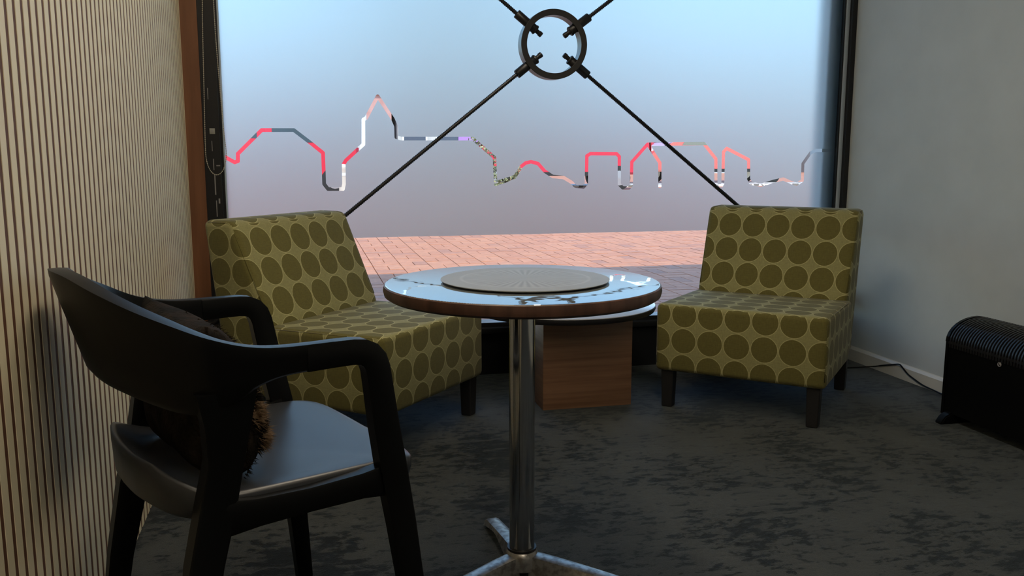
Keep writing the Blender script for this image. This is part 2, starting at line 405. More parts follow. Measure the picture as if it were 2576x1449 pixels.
def brick_mesh(lx, ly):
    bm = bmesh.new(); h = .012
    v = [bm.verts.new(p) for p in ((-lx/2, -ly/2, -h), (lx/2, -ly/2, -h), (lx/2, ly/2, -h), (-lx/2, ly/2, -h))]
    c = .002
    t = [bm.verts.new(p) for p in ((-lx/2+c, -ly/2+c, 0), (lx/2-c, -ly/2+c, 0), (lx/2-c, ly/2-c, 0), (-lx/2+c, ly/2-c, 0))]
    bm.faces.new(t)
    for k in range(4): bm.faces.new((v[k], v[(k+1) % 4], t[(k+1) % 4], t[k]))
    return bm
bmesh_cache = {}
for n, (vv, cy, r, o_) in enumerate(cand[:300]):
    lx, ly = r[1]-r[0], r[3]-r[2]
    if o_ not in bmesh_cache:
        ob = link_mesh('brick', brick_mesh(lx, ly), M['brick1'], pav); bmesh_cache[o_] = ob.data
    else:
        ob = bpy.data.objects.new('brick', bmesh_cache[o_]); COL.objects.link(ob); ob.parent = pav
    ob.location = ((r[0]+r[1])/2, (r[2]+r[3])/2, ZO+random.uniform(-.0015, .0015)); ob.rotation_euler = (random.gauss(0, .004), random.gauss(0, .004), random.gauss(0, .004))
V, Fc = [], []
for (vv, cy, r, o_) in cand[300:]:
    b = len(V); z = ZO+random.uniform(-.0015, .0015); c = .002
    V += [(r[0], r[2], z-.013), (r[1], r[2], z-.013), (r[1], r[3], z-.013), (r[0], r[3], z-.013), (r[0]+c, r[2]+c, z), (r[1]-c, r[2]+c, z), (r[1]-c, r[3]-c, z), (r[0]+c, r[3]-c, z)]
    Fc += [(b+4, b+5, b+6, b+7), (b, b+1, b+5, b+4), (b+1, b+2, b+6, b+5), (b+2, b+3, b+7, b+6), (b+3, b, b+4, b+7)]
tag(raw_obj('brick_field', V, Fc, M['brick'], pav), 'the rest of the clay pavers', kind='stuff')
M['far_paving'] = noisy(mat('far_paving', (.5, .25, .18), .7), (.46, .185, .11), (.54, .23, .14), 1.3, detail=6)
tag(bx('street', M['far_paving'], -60, 90, 15.2, 90, -.2, ZO), 'far stretch of the brick square', kind='structure')

# ------------------------------------------------------------------ outside: vans, shrubs, buildings
M['red'] = mat('red_paint', (.55, .02, .045), .25, Coat_Weight=1.0)
M['van_glass'] = mat('van_glass', (.05, .075, .09), .08, spec=.8)
M['tyre'] = mat('tyre', (.012, .012, .012), .8)
M['hub'] = mat('hub', (.4, .4, .4), .35, metal=.8)
M['lamp_red'] = mat('lamp_red', (.4, .02, .02), .2)
M['rose'] = noisy(mat('rose_brick', (.42, .24, .22), .8), (.36, .19, .175), (.46, .27, .25), 2)
M['stone'] = noisy(mat('stone_wall', (.4, .4, .38), .8), (.34, .35, .34), (.45, .45, .43), 1.2)
M['pale'] = mat('pale_render', (.6, .6, .58), .8)
M['slate'] = mat('slate_roof', (.12, .13, .15), .7)
M['purple'] = mat('purple_banner', (.30, .16, .45), .6)
M['leaf'] = noisy(mat('leaf', (.12, .14, .05), .6), (.05, .06, .02), (.35, .35, .18), 14)
M['bark'] = mat('bark', (.12, .08, .05), .9)
M['winpane'] = mat('far_window', (.06, .08, .11), .1, spec=.8)
M['gravel'] = noisy(mat('gravel', (.5, .48, .44), .9), (.16, .15, .13), (.75, .72, .66), 9, detail=3, lo=.45, hi=.55)
def van(x, y, label, flip=False):
    t = empty('delivery_van', (x, y, ZO), PI if flip else 0)
    prof = [(-2.55, .42), (2.5, .42), (2.6, .62), (2.55, 1.05), (1.75, 1.3), (1.15, 2.1), (.95, 2.25), (-2.4, 2.28), (-2.52, 2.15), (-2.6, .7)]
    bm = bmesh.new(); prism(bm, prof, 'y', -.95, .95)
    bmesh.ops.bevel(bm, geom=bm.edges[:], offset=.06, segments=2, affect='EDGES')
    link_mesh('body', bm, M['red'], t, smooth=True)
    for s in (-1, 1):
        bm = bmesh.new(); prism(bm, [(.25, 1.25), (1.5, 1.25), (1.0, 2.0), (.25, 2.0)], 'y', s*.945, s*.96); link_mesh('side_window', bm, M['van_glass'], t)
        bm = bmesh.new(); prism(bm, [(-2.3, 1.35), (-.1, 1.35), (-.1, 1.95), (-2.3, 1.95)], 'y', s*.945, s*.958); link_mesh('side_window', bm, M['van_glass'], t)
        bx('door_handle', M['tyre'], .28, .42, s*.965-.015, s*.965+.015, 1.12, 1.16, t)
        bx('sill_trim', M['tyre'], -1.1, 1.2, s*.94-.02, s*.94+.02, .40, .50, t)
        for wx in (-1.65, 1.7):
            bm = bmesh.new(); lathe(bm, [(0, -.1), (.25, -.1), (.33, -.08), (.33, .08), (.25, .1), (0, .1)], 24)
            wh = link_mesh('wheel', bm, M['tyre'], t, smooth=True, loc=(wx, s*.88, .33), rot=(PI/2, 0, 0))
            bm = bmesh.new(); lathe(bm, [(0, -.112), (.2, -.108), (.2, .108), (0, .112)], 16); link_mesh('hub_cap', bm, M['hub'], wh)
        bx('head_lamp', M['hub'], 2.42, 2.58, s*.7-.16, s*.7+.16, .82, 1.0, t)
        bx('tail_lamp', M['lamp_red'], -2.6, -2.52, s*.82-.07, s*.82+.07, 1.0, 1.5, t)
    bm = bmesh.new(); v = [bm.verts.new(p) for p in ((1.74, -.8, 1.34), (1.74, .8, 1.34), (1.2, .72, 2.06), (1.2, -.72, 2.06))]
    bm.faces.new(v); bmesh.ops.solidify(bm, geom=bm.faces[:], thickness=.03); link_mesh('windscreen', bm, M['van_glass'], t)
    tag(t, label, 'van', 'red vans parked across the square'); return t
for (px, yy, lab, fl) in ((665, 23.0, 'red van parked across the square behind the left of the frosted skyline', False), (1385, 23.5, 'red van parked across the square below the cable ring', True),
                          (1790, 27.0, 'red van parked across the square behind the right half of the skyline', True)):
    q = ony(px, 430, yy); van(q.x, yy, lab, fl)
def shrub(px, yy, h, r, label, seed):
    rnd = random.Random(seed); q = ony(px, 430, yy)
    t = empty('shrub', (q.x, yy, ZO)); V, Fc = [], []
    for i in range(900):
        th = rnd.uniform(0, 2*PI); z = rnd.uniform(.08, h); rr = r*math.sqrt(rnd.random())*(1-.45*abs(z/h*2-1)**2)
        c = Vector((rr*math.cos(th), rr*math.sin(th), z)); a = Vector((rnd.gauss(0, 1), rnd.gauss(0, 1), rnd.gauss(0, 1))).normalized(); b_ = a.orthogonal().normalized()
        s = rnd.uniform(.03, .06); k = len(V)
        V += [c-a*s, c+b_*s*.5, c+a*s, c-b_*s*.5]; Fc.append((k, k+1, k+2, k+3))
    tag(raw_obj('foliage', V, Fc, M['leaf'], t), kind='stuff')
    bm = bmesh.new()
    for i in range(5):
        th = i*1.26; tube(bm, [(0, 0, 0), (.3*r*math.cos(th), .3*r*math.sin(th), h*.4), (.6*r*math.cos(th), .6*r*math.sin(th), h*.8)], [.03, .02, .008], 6)
    link_mesh('stem', bm, M['bark'], t); tag(t, label, 'shrub', 'shrubs on the square')
shrub(1215, 19.0, 1.35, .55, 'dry leafy shrub on the square left of the red van below the ring', 3)
shrub(1285, 19.8, .75, .35, 'low leafy shrub beside the taller one on the square', 4)
q = ony(863, 430, 20.0)
bl = empty('bollard', (q.x, 20.0, ZO)); bm = bmesh.new(); lathe(bm, [(0, 0), (.14, 0), (.14, .05), (.10, .07), (.10, .62), (.12, .65), (.12, .7), (.06, .75), (0, .76)], 20)
link_mesh('post', bm, M['beige'], bl, smooth=True); bm = bmesh.new(); lathe(bm, [(.103, .5), (.108, .5), (.108, .56), (.103, .56)], 20); link_mesh('collar', bm, M['pale'], bl)
tag(bl, 'pale stone bollard standing on the square', 'bollard')
q = ony(912, 330, 21.0)
pl = empty('banner_pole', (q.x, 21.0, ZO)); bm = bmesh.new(); tube(bm, [(0, 0, 0), (0, 0, 2.6)], .10, 12); link_mesh('pole', bm, M['pale'], pl, smooth=True)
bx('base_plate', M['stone'], -.25, .25, -.25, .25, 0, .08, pl, bevel=.02); bm = bmesh.new(); lathe(bm, [(.1, 2.6), (.13, 2.6), (.13, 2.66), (0, 2.72)], 12); link_mesh('finial', bm, M['pale'], pl)
tag(pl, 'thick white pole on the square', 'pole')
tag(bx('trim_3', M['gravel'], -20, 40, 24.6, 26.0, ZO, ZO+.06), 'gravel strip across the square', kind='structure')
def building(name, px0, px1, yy, h, wall, label, gable=False, cols=5, rows=1, extra=None):
    x0 = ony(px0, 300, yy).x; x1 = ony(px1, 300, yy).x; W = x1-x0
    t = empty(name, ((x0+x1)/2, yy, ZO))
    bx('wall', M[wall], -W/2, W/2, 0, 9, 0, h, t)
    if gable:
        bm = bmesh.new(); prism(bm, [(-W/2-.15, h), (W/2+.15, h), (0, h+W*.75)], 'y', -.15, 9); link_mesh('roof', bm, M['rose'], t)
    else:
        rf = bx('roof', M['slate'], -W/2-.2, W/2+.2, -.2, 9.1, h, h+.3, t); bx('chimney', M['rose'], -W/3, -W/3+.8, 3, 3.8, h+.3, h+1.4, rf)
    for r_ in range(rows):
        for c in range(cols):
            xx = -W/2+W*(c+.5)/cols; zz = .9+r_*2.6
            if zz+1.5 > h: continue
            wd = min(.8, W/cols*.32)
            wn_ = bx('window', M['pale'], xx-wd-.08, xx+wd+.08, -.05, .05, zz-.08, zz+1.48, t); bx('pane', M['winpane'], xx-wd, xx+wd, -.06, -.04, zz, zz+1.4, wn_)
    if extra: extra(t, W, h)
    tag(t, label, 'building'); return t
def banner(t, W, h): bx('banner', M['purple'], W*.1, W*.48, -.14, -.06, 1.5, 2.0, t)
building('shop_building', 180, 905, 40.0, 4.0, 'pale', 'low pale shop building across the square on the far left', cols=7)
building('brick_tower', 918, 985, 40.5, 3.6, 'rose', 'small rose brick tower with a pointed roof', gable=True, cols=1)
building('stone_hall', 1000, 1250, 40.0, 15.0, 'stone', 'tall grey stone hall with a purple banner', cols=3, rows=5, extra=banner)
building('shop_terrace', 1275, 1990, 41.0, 3.9, 'stone', 'long low shop terrace behind the red vans', cols=9)
building('grey_shop', 2045, 2700, 41.0, 4.3, 'stone', 'grey shop building across the square on the far right', cols=6)

# ------------------------------------------------------------------ cable brace in front of the window
YBR = 3.93
br = empty('window_brace', (1.118, YBR, 1.535))
bm = bmesh.new(); ro, ri, hd = .154, .127, .03
lathe(bm, [(ri, -hd), (ri+.002, -hd-.002), (ro-.002, -hd-.002), (ro, -hd), (ro, hd), (ro-.002, hd+.002), (ri+.002, hd+.002), (ri, hd), (ri, -hd)], 96)
bmesh.ops.remove_doubles(bm, verts=bm.verts[:], dist=1e-5)
link_mesh('ring', bm, M['ring_metal'], br, smooth=True, rot=(PI/2, 0, 0))
def rod(p0, p1, name='tie_rod'):
    # threaded bar: radius ripples along its length
    a, b = Vector(p0), Vector(p1); L = (b-a).length; n = int(L/.0045); pts, rr = [], []
    for i in range(n+1):
        pts.append(a.lerp(b, i/n)); rr.append(.0088+.0016*(1 if i % 2 else -1))
    bm = bmesh.new(); tube(bm, pts, rr, 8); return link_mesh(name, bm, M['black_metal'], br, smooth='all')
for (sx, sz, ex, ez) in ((-1, -1, -.395, .325), (1, -1, 2.672, .325), (-1, 1, -.29, 2.64), (1, 1, 2.59, 2.64)):
    e = Vector((ex-1.118, 0, ez-1.535)); d = e.normalized()
    rd = rod(d*.075, e)
    bm = bmesh.new(); tube(bm, [d*.098, d*.1, d*.212, d*.214], [.019, .0205, .0205, .019], 16); cp = link_mesh('coupler', bm, M['black_metal'], br, smooth=True)
    bm = bmesh.new(); tube(bm, [d*.066, d*.068, d*.082, d*.083, d*.098], [.010, .0125, .0125, .0105, .0105], 12); link_mesh('stud', bm, M['black_metal'], br, smooth=True)
    bm = bmesh.new(); tube(bm, [d*.1, d*.101, d*.108, d*.109], [.02, .0225, .0225, .02], 16); link_mesh('lock_nut', bm, M['black_metal'], cp, smooth=True)
    bm = bmesh.new(); tube(bm, [e-d*.06, e+d*.012], .016, 12); link_mesh('anchor', bm, M['black_metal'], br, smooth=True)
    bm = bmesh.new(); box(bm, e.x-.03, e.x+.03, -.012, 4.0-YBR, e.z-.03, e.z+.03); link_mesh('anchor_plate', bm, M['black_metal'], br)
tag(br, 'black steel cross brace of threaded rods meeting in a ring before the window', 'brace')

# roller blind with its bead chain (the blind itself is rolled up above the view)
rb = empty('roller_blind', (1.1, 3.955, 2.735))
bm = bmesh.new(); tube(bm, [(-1.42, 0, 0), (1.5, 0, 0)], .032, 20); link_mesh('rolled_cloth', bm, M['pale'], rb, smooth=True)
for sx in (-1.46, 1.53): bx('bracket', M['black_frame'], sx-.008, sx+.008, -.04, .045, -.045, .045, rb)
cpts = [ony(*p, 3.972) for p in ((506, -60), (509, 40), (511, 140), (514, 260), (516, 350), (519, 400), (530, 430), (546, 440), (560, 430), (568, 405), (569, 380), (563, 330), (553, 220), (543, 100), (537, 0), (535, -60))]
cp = spline([cpts[0]+Vector((.0, 0, .9))]+cpts+[cpts[-1]+Vector((0, 0, .9))], 24)
bm = bmesh.new(); tube(bm, [p-Vector((1.1, 3.955, 2.735)) for p in cp], .0009, 5)
ch = link_mesh('chain_cord', bm, M['cream_bead'], rb, smooth='all')
V, Fc = [], []; acc = 0; last = cp[0]; step = .0078
bmu = bmesh.new(); bmesh.ops.create_icosphere(bmu, subdivisions=1, radius=.0027); uv_ = [v.co.copy() for v in bmu.verts]; uf = [[v.index for v in f.verts] for f in bmu.faces]; bmu.free()
for a, b in zip(cp, cp[1:]):
    L = (b-a).length
    while acc < L:
        c = a.lerp(b, acc/L)-Vector((1.1, 3.955, 2.735)); k = len(V)
        V += [c+q for q in uv_]; Fc += [[k+i for i in f] for f in uf]; acc += step
    acc -= L
tag(raw_obj('chain_bead', V, Fc, M['cream_bead'], ch, True), kind='stuff')
tag(rb, 'roller blind with a cream bead chain looping down over the window frame', 'blind')

# ------------------------------------------------------------------ patterned lounge chairs
def uv_box(o, flipped=None):
    me = o.data; uv = me.uv_layers.new(name='UVMap')
    for p in me.polygons:
        n = p.normal
        for li in p.loop_indices:
            c = me.vertices[me.loops[li].vertex_index].co
            if abs(n.x) > .75: u, v = c.y+.02, c.z
            elif abs(n.z) > .75 and n.z > 0: u, v = c.x, .44+c.y*1.0
            elif abs(n.z) > .75: u, v = c.x, c.y
            else: u, v = c.x, (c.z if n.y < 0 else -c.z)+(0)
            uv.data[li].uv = (u+.058, v+.088)
def profile_block(name, prof, hw, taper, mtl, parent, bev=.02, seg=4):
    bm = bmesh.new()
    A_, B_ = [], []
    for y_, z_ in prof:
        k = hw+taper*(z_-.4)
        A_.append(bm.verts.new((-k, y_, z_))); B_.append(bm.verts.new((k, y_, z_)))
    n = len(prof); bm.faces.new(A_); bm.faces.new(B_[::-1])
    for i in range(n): bm.faces.new((A_[i], B_[i], B_[(i+1) % n], A_[(i+1) % n]))
    bmesh.ops.recalc_face_normals(bm, faces=bm.faces[:])
    bmesh.ops.bevel(bm, geom=bm.edges[:], offset=bev, segments=seg, profile=.5, affect='EDGES')
    o = link_mesh(name, bm, mtl, parent, smooth='all'); uv_box(o)
    return o
def lounge():
    t = empty('lounge_chair')
    hw = .3415
    seat = profile_block('seat', [(0, .158), (.56, .158), (.56, .428), (0, .44)], hw, 0, M['fabric'], t, .022)
    back = profile_block('backrest', [(.47, .162), (.743, .162), (.817, .806), (.672, .806), (.508, .44)], .327, .02, M['fabric'], t, .026)
    for sx in (-1, 1):
        bm = bmesh.new(); z1 = .4335
        tube(bm, [(sx*(hw-.0072), .0072, .19), (sx*(hw-.0072), .0072, .405), (sx*(hw-.0075), .012, .4235), (sx*(hw-.0072), .03, .4318), (sx*(hw-.0072), .48, .4228)], .0024, 6)
        o = link_mesh('piping', bm, M['fabric'], seat, smooth='all'); uv_box(o)
        bm = bmesh.new()
        tube(bm, [(sx*.3200, .5245, .46), (sx*.3265, .668, .772), (sx*.3268, .6835, .794), (sx*.3272, .70, .7978), (sx*.3272, .79, .7978)], .0024, 6)
        o = link_mesh('piping', bm, M['fabric'], back, smooth='all'); uv_box(o)
    for sx in (-1, 1):
        for yy in (.045, .675):
            bm = bmesh.new(); x = sx*(hw-.048); a, b_ = .026, .022
            vt = [bm.verts.new((x+i*a, yy+j*a, .16)) for i, j in ((-1, -1), (1, -1), (1, 1), (-1, 1))]; vb = [bm.verts.new((x+i*b_, yy+j*b_, 0)) for i, j in ((-1, -1), (1, -1), (1, 1), (-1, 1))]
            bm.faces.new(vt); bm.faces.new(vb[::-1])
            for k in range(4): bm.faces.new((vb[k], vb[(k+1) % 4], vt[(k+1) % 4], vt[k]))
            bmesh.ops.bevel(bm, geom=bm.edges[:], offset=.003, segments=1, affect='EDGES')
            link_mesh('leg', bm, M['dark_leg'], t)
    return t
lc = lounge(); lc.location = (1.647, 3.091, 0); lc.rotation_euler = (0, 0, -.745)
tag(lc, 'olive disc-patterned armless lounge chair by the grey right wall', 'chair', 'disc-patterned lounge chairs')
lc2 = copy_tree(lc); lc2.location = (.461, 3.141, 0); lc2.rotation_euler = (0, 0, .856)
tag(lc2, 'olive disc-patterned armless lounge chair in the corner by the slat wall', 'chair', 'disc-patterned lounge chairs')

# ------------------------------------------------------------------ low table
lt = empty('coffee_table', (1.06, 3.56, 0))
M['oak'] = noisy(mat('oak_laminate', (.3, .17, .1), .38), (.20, .105, .06), (.30, .165, .095), 7, detail=6, stretch=(.35, .35, 9), bump=.06, bscale=40)
M['low_top'] = mat('low_table_top', (.42, .43, .46), .18)
M['table_edge'] = mat('table_edge', (.01, .01, .012), .45)
pd = bx('pedestal', M['oak'], -.132, .254, -.19, .19, .0, .39, lt, bevel=.002)
bm = bmesh.new(); lathe(bm, [(0, .39), (.385, .39), (.396, .394), (.401, .404), (.400, .4145), (0, .4145)], 96); link_mesh('edge_board', bm, M['table_edge'], lt, smooth=True)
bm = bmesh.new(); lathe(bm, [(0, .4145), (.3985, .4145), (.3985, .4168), (.396, .4180), (0, .4180)], 96); link_mesh('top', bm, M['low_top'], lt, smooth=True)
tag(lt, 'low round coffee table with pale top on a square oak block', 'table')

# ------------------------------------------------------------------ cafe table
TX, TY, TZ, TR = .504, 2.024, .745, .333
ct = empty('cafe_table', (TX, TY, 0))
M['edge_wood'] = noisy(mat('edge_wood', (.09, .04, .025), .4), (.055, .026, .018), (.12, .06, .04), 30, stretch=(1, 1, .1))
m = M['gloss_top'] = mat('gloss_top', (.60, .66, .69), .03, metal=.85)
tc = nd(m, 'ShaderNodeTexCoord'); mp = nd(m, 'ShaderNodeMapping'); mp.inputs['Scale'].default_value = (1, 1, 1); lk(m, tc.outputs['Object'], mp.inputs[0])
n = nd(m, 'ShaderNodeTexNoise'); n.inputs['Scale'].default_value = 13; n.inputs['Detail'].default_value = 2; lk(m, mp.outputs[0], n.inputs['Vector'])
b = nd(m, 'ShaderNodeBump'); b.inputs['Strength'].default_value = .07; b.inputs['Distance'].default_value = .012; lk(m, n.outputs['Fac'], b.inputs['Height']); lk(m, b.outputs[0], pb(m).inputs['Normal'])
bm = bmesh.new(); lathe(bm, [(0, TZ-.032), (TR-.012, TZ-.032), (TR-.003, TZ-.026), (TR, TZ-.014), (TR-.002, TZ-.003), (TR-.005, TZ-.001)], 128); link_mesh('edge_band', bm, M['edge_wood'], ct, smooth=True)
bm = bmesh.new(); lathe(bm, [(TR-.004, TZ-.003), (TR-.005, TZ-.0005), (TR-.008, TZ), (0, TZ)], 128); link_mesh('top', bm, M['gloss_top'], ct, smooth=True)
bm = bmesh.new(); lathe(bm, [(0, .05), (.0315, .05), (.0315, TZ-.034), (0, TZ-.034)], 48); link_mesh('column', bm, M['chrome'], ct, smooth=True)
bm = bmesh.new(); lathe(bm, [(0, TZ-.046), (.05, TZ-.046), (.10, TZ-.0335), (0, TZ-.0325)], 32); link_mesh('mounting_plate', bm, M['black_metal'], ct, smooth=True)
bs = None
bm = bmesh.new(); lathe(bm, [(.0318, .062), (.0355, .064), (.039, .060), (.042, .048), (.044, .018), (0, .018)], 48); bs = link_mesh('base_hub', bm, M['cast_alu'], ct, smooth=True)
bm = bmesh.new(); lathe(bm, [(.032, .064), (.037, .064), (.037, .070), (.032, .070)], 48); link_mesh('collar', bm, M['black_metal'], bs)
def prong(a):
    d = Vector((math.cos(a), math.sin(a), 0)); s = Vector((-d.y, d.x, 0)); bm = bmesh.new(); rings = []
    for k in range(13):
        r = .028+.262*k/12; u = k/12
        zt = .056-.026*u**1.3; wt = .019-.002*u; zb = .004+.03*max(0, 1-abs(u-.55)/.5)*(1 if u < .97 else 0); zb = min(zb, zt-.012); wb = .024-.003*u
        if k == 12: zt = .022
        c = d*r
        rings.append([bm.verts.new(c+s*wt+Vector((0, 0, zt-.003))), bm.verts.new(c+s*wt*.6+Vector((0, 0, zt))), bm.verts.new(c-s*wt*.6+Vector((0, 0, zt))), bm.verts.new(c-s*wt+Vector((0, 0, zt-.003))),
                      bm.verts.new(c-s*wb+Vector((0, 0, zb))), bm.verts.new(c+s*wb+Vector((0, 0, zb)))])
    for A_, B_ in zip(rings, rings[1:]):
        for k in range(6): bm.faces.new((A_[k], A_[(k+1) % 6], B_[(k+1) % 6], B_[k]))
    bm.faces.new(rings[0][::-1]); bm.faces.new(rings[-1])
    o = link_mesh('base_leg', bm, M['cast_alu'], ct, smooth=True)
    bm = bmesh.new(); c = d*.28; lathe(bm, [(0, 0), (.014, 0), (.014, .006), (0, .006)], 14, (c.x, c.y, 0)); link_mesh('glide', bm, M['black_plastic'], o)
for a in (94, 208, 323): prong(math.radians(a))
tag(ct, 'round glossy cafe table with brown edge on a chrome column', 'table')

# round etched tray on the cafe table
tr = empty('round_tray', (TX+.008, TY+.005, TZ))
m = M['tray'] = mat('tray', (.20, .20, .19), .42)
tc = nd(m, 'ShaderNodeTexCoord'); sx = nd(m, 'ShaderNodeSeparateXYZ'); lk(m, tc.outputs['Object'], sx.inputs[0])
at = nd(m, 'ShaderNodeMath', operation='ARCTAN2'); lk(m, sx.outputs[1], at.inputs[0]); lk(m, sx.outputs[0], at.inputs[1])
mu = nd(m, 'ShaderNodeMath', operation='MULTIPLY'); mu.inputs[1].default_value = 44; lk(m, at.outputs[0], mu.inputs[0])
si = nd(m, 'ShaderNodeMath', operation='SINE'); lk(m, mu.outputs[0], si.inputs[0])
vl = nd(m, 'ShaderNodeVectorMath', operation='LENGTH'); lk(m, tc.outputs['Object'], vl.inputs[0])
rr = nd(m, 'ShaderNodeValToRGB'); e = rr.color_ramp.elements; e[0].position = .045; e[0].color = (0, 0, 0, 1); e[1].position = .075; e[1].color = (1, 1, 1, 1)
x = e.new(.135); x.color = (.8, .8, .8, 1); x = e.new(.16); x.color = (0, 0, 0, 1); lk(m, vl.outputs['Value'], rr.inputs[0])
rr2 = nd(m, 'ShaderNodeValToRGB'); e = rr2.color_ramp.elements; e[0].position = .150; e[0].color = (0, 0, 0, 1); e[1].position = .153; e[1].color = (1, 1, 1, 1)
x = e.new(.157); x.color = (1, 1, 1, 1); x = e.new(.160); x.color = (0, 0, 0, 1); lk(m, vl.outputs['Value'], rr2.inputs[0])
mm = nd(m, 'ShaderNodeMath', operation='MULTIPLY'); lk(m, si.outputs[0], mm.inputs[0]); lk(m, rr.outputs[0], mm.inputs[1])
nn = nd(m, 'ShaderNodeTexNoise'); nn.inputs['Scale'].default_value = 22; lk(m, tc.outputs['Object'], nn.inputs['Vector'])
ad = nd(m, 'ShaderNodeMath', operation='ADD'); lk(m, mm.outputs[0], ad.inputs[0]); lk(m, nn.outputs['Fac'], ad.inputs[1])
ad2 = nd(m, 'ShaderNodeMath', operation='ADD'); lk(m, ad.outputs[0], ad2.inputs[0]); lk(m, rr2.outputs[0], ad2.inputs[1])
cr = nd(m, 'ShaderNodeValToRGB'); e = cr.color_ramp.elements; e[0].position = -.0; e[0].color = (.20, .195, .185, 1); e[1].position = 1.0; e[1].color = (.36, .36, .35, 1)
mrr = nd(m, 'ShaderNodeMapRange'); mrr.inputs['From Min'].default_value = -.8; mrr.inputs['From Max'].default_value = 1.9; lk(m, ad2.outputs[0], mrr.inputs[0]); lk(m, mrr.outputs[0], cr.inputs[0]); lk(m, cr.outputs[0], pb(m).inputs['Base Color'])
bm = bmesh.new(); lathe(bm, [(0, .0012), (.17, .0012), (.196, .003), (.2035, .0055), (.2035, .0068), (.199, .0075), (0, .0075)], 96); link_mesh('plate', bm, M['tray'], tr, smooth=True)
bm = bmesh.new(); lathe(bm, [(0, .0003), (.15, .0003), (.15, .0011), (0, .0011)], 64); link_mesh('foot_ring', bm, M['black_plastic'], tr, smooth=True)
tag(tr, 'round grey tray etched with rays lying on the cafe table', 'tray')

# ------------------------------------------------------------------ black armchair
AM = (.035, 1.828); AA = math.radians(23)
ac = empty('armchair', (AM[0], AM[1], 0), AA)                 # local: x = facing, y = far side, z up
# armrests and backrest: one band sweeping round
half = [  # f, s, ztop, f_bottom, s_bottom, zbottom
    (-.12, .290, .7300, -.12, .288, .684), (-.15, .290, .7305, -.15, .287, .683), (-.21, .2895, .732, -.21, .285, .680),
    (-.255, .288, .737, -.25, .28, .668), (-.295, .283, .747, -.285, .272, .645), (-.335, .272, .7625, -.318, .258, .628), (-.38, .243, .785, -.352, .225, .626), (-.42, .195, .806, -.385, .175, .635),
    (-.455, .135, .828, -.412, .12, .645), (-.479, .068, .846, -.43, .06, .652), (-.492, 0, .852, -.436, 0, .655)]
full = [(a, -b, c, d, -e_, g) for a, b, c, d, e_, g in half] + [h for h in half[-2::-1]]
top = spline([(h[0], h[1], h[2]) for h in full], 4); bot = spline([(h[3], h[4], h[5]) for h in full], 4)
bm = bmesh.new(); rings = []
N = len(top)
for i in range(N):
    t_ = (top[min(i+1, N-1)]-top[max(i-1, 0)]); t_.z = 0; t_.normalize(); nrm = Vector((t_.y, -t_.x, 0))     # outward normal
    th = .013+.004*math.sin(PI*i/(N-1)); a, b_ = top[i], bot[i]; ring = []
    for k, (lam, off) in enumerate(((.06, 1), (.0, .88), (-.0, -.0), (.0, -.88), (.06, -1), (.35, -1), (.65, -.95), (.92, -.9), (1.0, -.5), (1.0, .5), (.92, .9), (.65, .95), (.35, 1))):
        p = a.lerp(b_, lam)
        if k == 2: p = p+Vector((0, 0, .001))
        ring.append(bm.verts.new(p+nrm*th*off))
    rings.append(ring)
for A_, B_ in zip(rings, rings[1:]):
    for k in range(13): bm.faces.new((A_[k], A_[(k+1) % 13], B_[(k+1) % 13], B_[k]))
bm.faces.new(rings[0][::-1]); bm.faces.new(rings[-1])
link_mesh('backrest', bm, M['black_plastic'], ac, smooth=True)
def bar(bm, pts, wds, ths, sdir=Vector((0, 1, 0))):
    # tapered bar of rounded-rectangular section: ths lies in the sweep plane, wds along sdir
    pts = [Vector(p) for p in pts]; n = len(pts); rings = []
    for i in range(n):
        t_ = (pts[min(i+1, n-1)]-pts[max(i-1, 0)]).normalized(); u = t_.cross(sdir).normalized(); s = u.cross(t_).normalized()
        wv_, tv = wds[i]/2, ths[i]/2; c = .16
        ring = []
        for (p, q_) in ((1, 1-c), (1-c, 1), (-1+c, 1), (-1, 1-c), (-1, -1+c), (-1+c, -1), (1-c, -1), (1, -1+c)):
            ring.append(bm.verts.new(pts[i]+s*wv_*p+u*tv*q_))
        rings.append(ring)
    for A_, B_ in zip(rings, rings[1:]):
        for k in range(8): bm.faces.new((A_[k], A_[(k+1) % 8], B_[(k+1) % 8], B_[k]))
    bm.faces.new(rings[0][::-1]); bm.faces.new(rings[-1])
for s in (-1, 1):
    P = [(-.17, s*.288, .7065), (-.12, s*.2885, .707), (-.085, s*.2885, .7065), (-.066, s*.288, .704), (-.052, s*.2875, .697), (-.042, s*.287, .685), (-.036, s*.286, .668), (-.029, s*.283, .625), (-.019, s*.279, .56), (-.003, s*.273, .475), (.015, s*.276, .36), (.030, s*.284, .23), (.052, s*.298, .003)]
    bm = bmesh.new(); bar(bm, P, [.031, .031, .031, .031, .031, .031, .031, .032, .034, .036, .036, .033, .028], [.0465, .046, .0455, .046, .047, .048, .048, .049, .051, .053, .049, .045, .036]); link_mesh('leg', bm, M['black_plastic'], ac, smooth=True)
    P = [(-.300, s*.262, .665), (-.300, s*.258, .61), (-.303, s*.246, .54), (-.318, s*.238, .46), (-.345, s*.245, .36), (-.375, s*.262, .2), (-.403, s*.272, .003)]
    bm = bmesh.new(); bar(bm, P, [.034, .036, .038, .042, .042, .036, .03], [.10, .078, .06, .062, .058, .048, .038]); link_mesh('leg', bm, M['black_plastic'], ac, smooth=True)
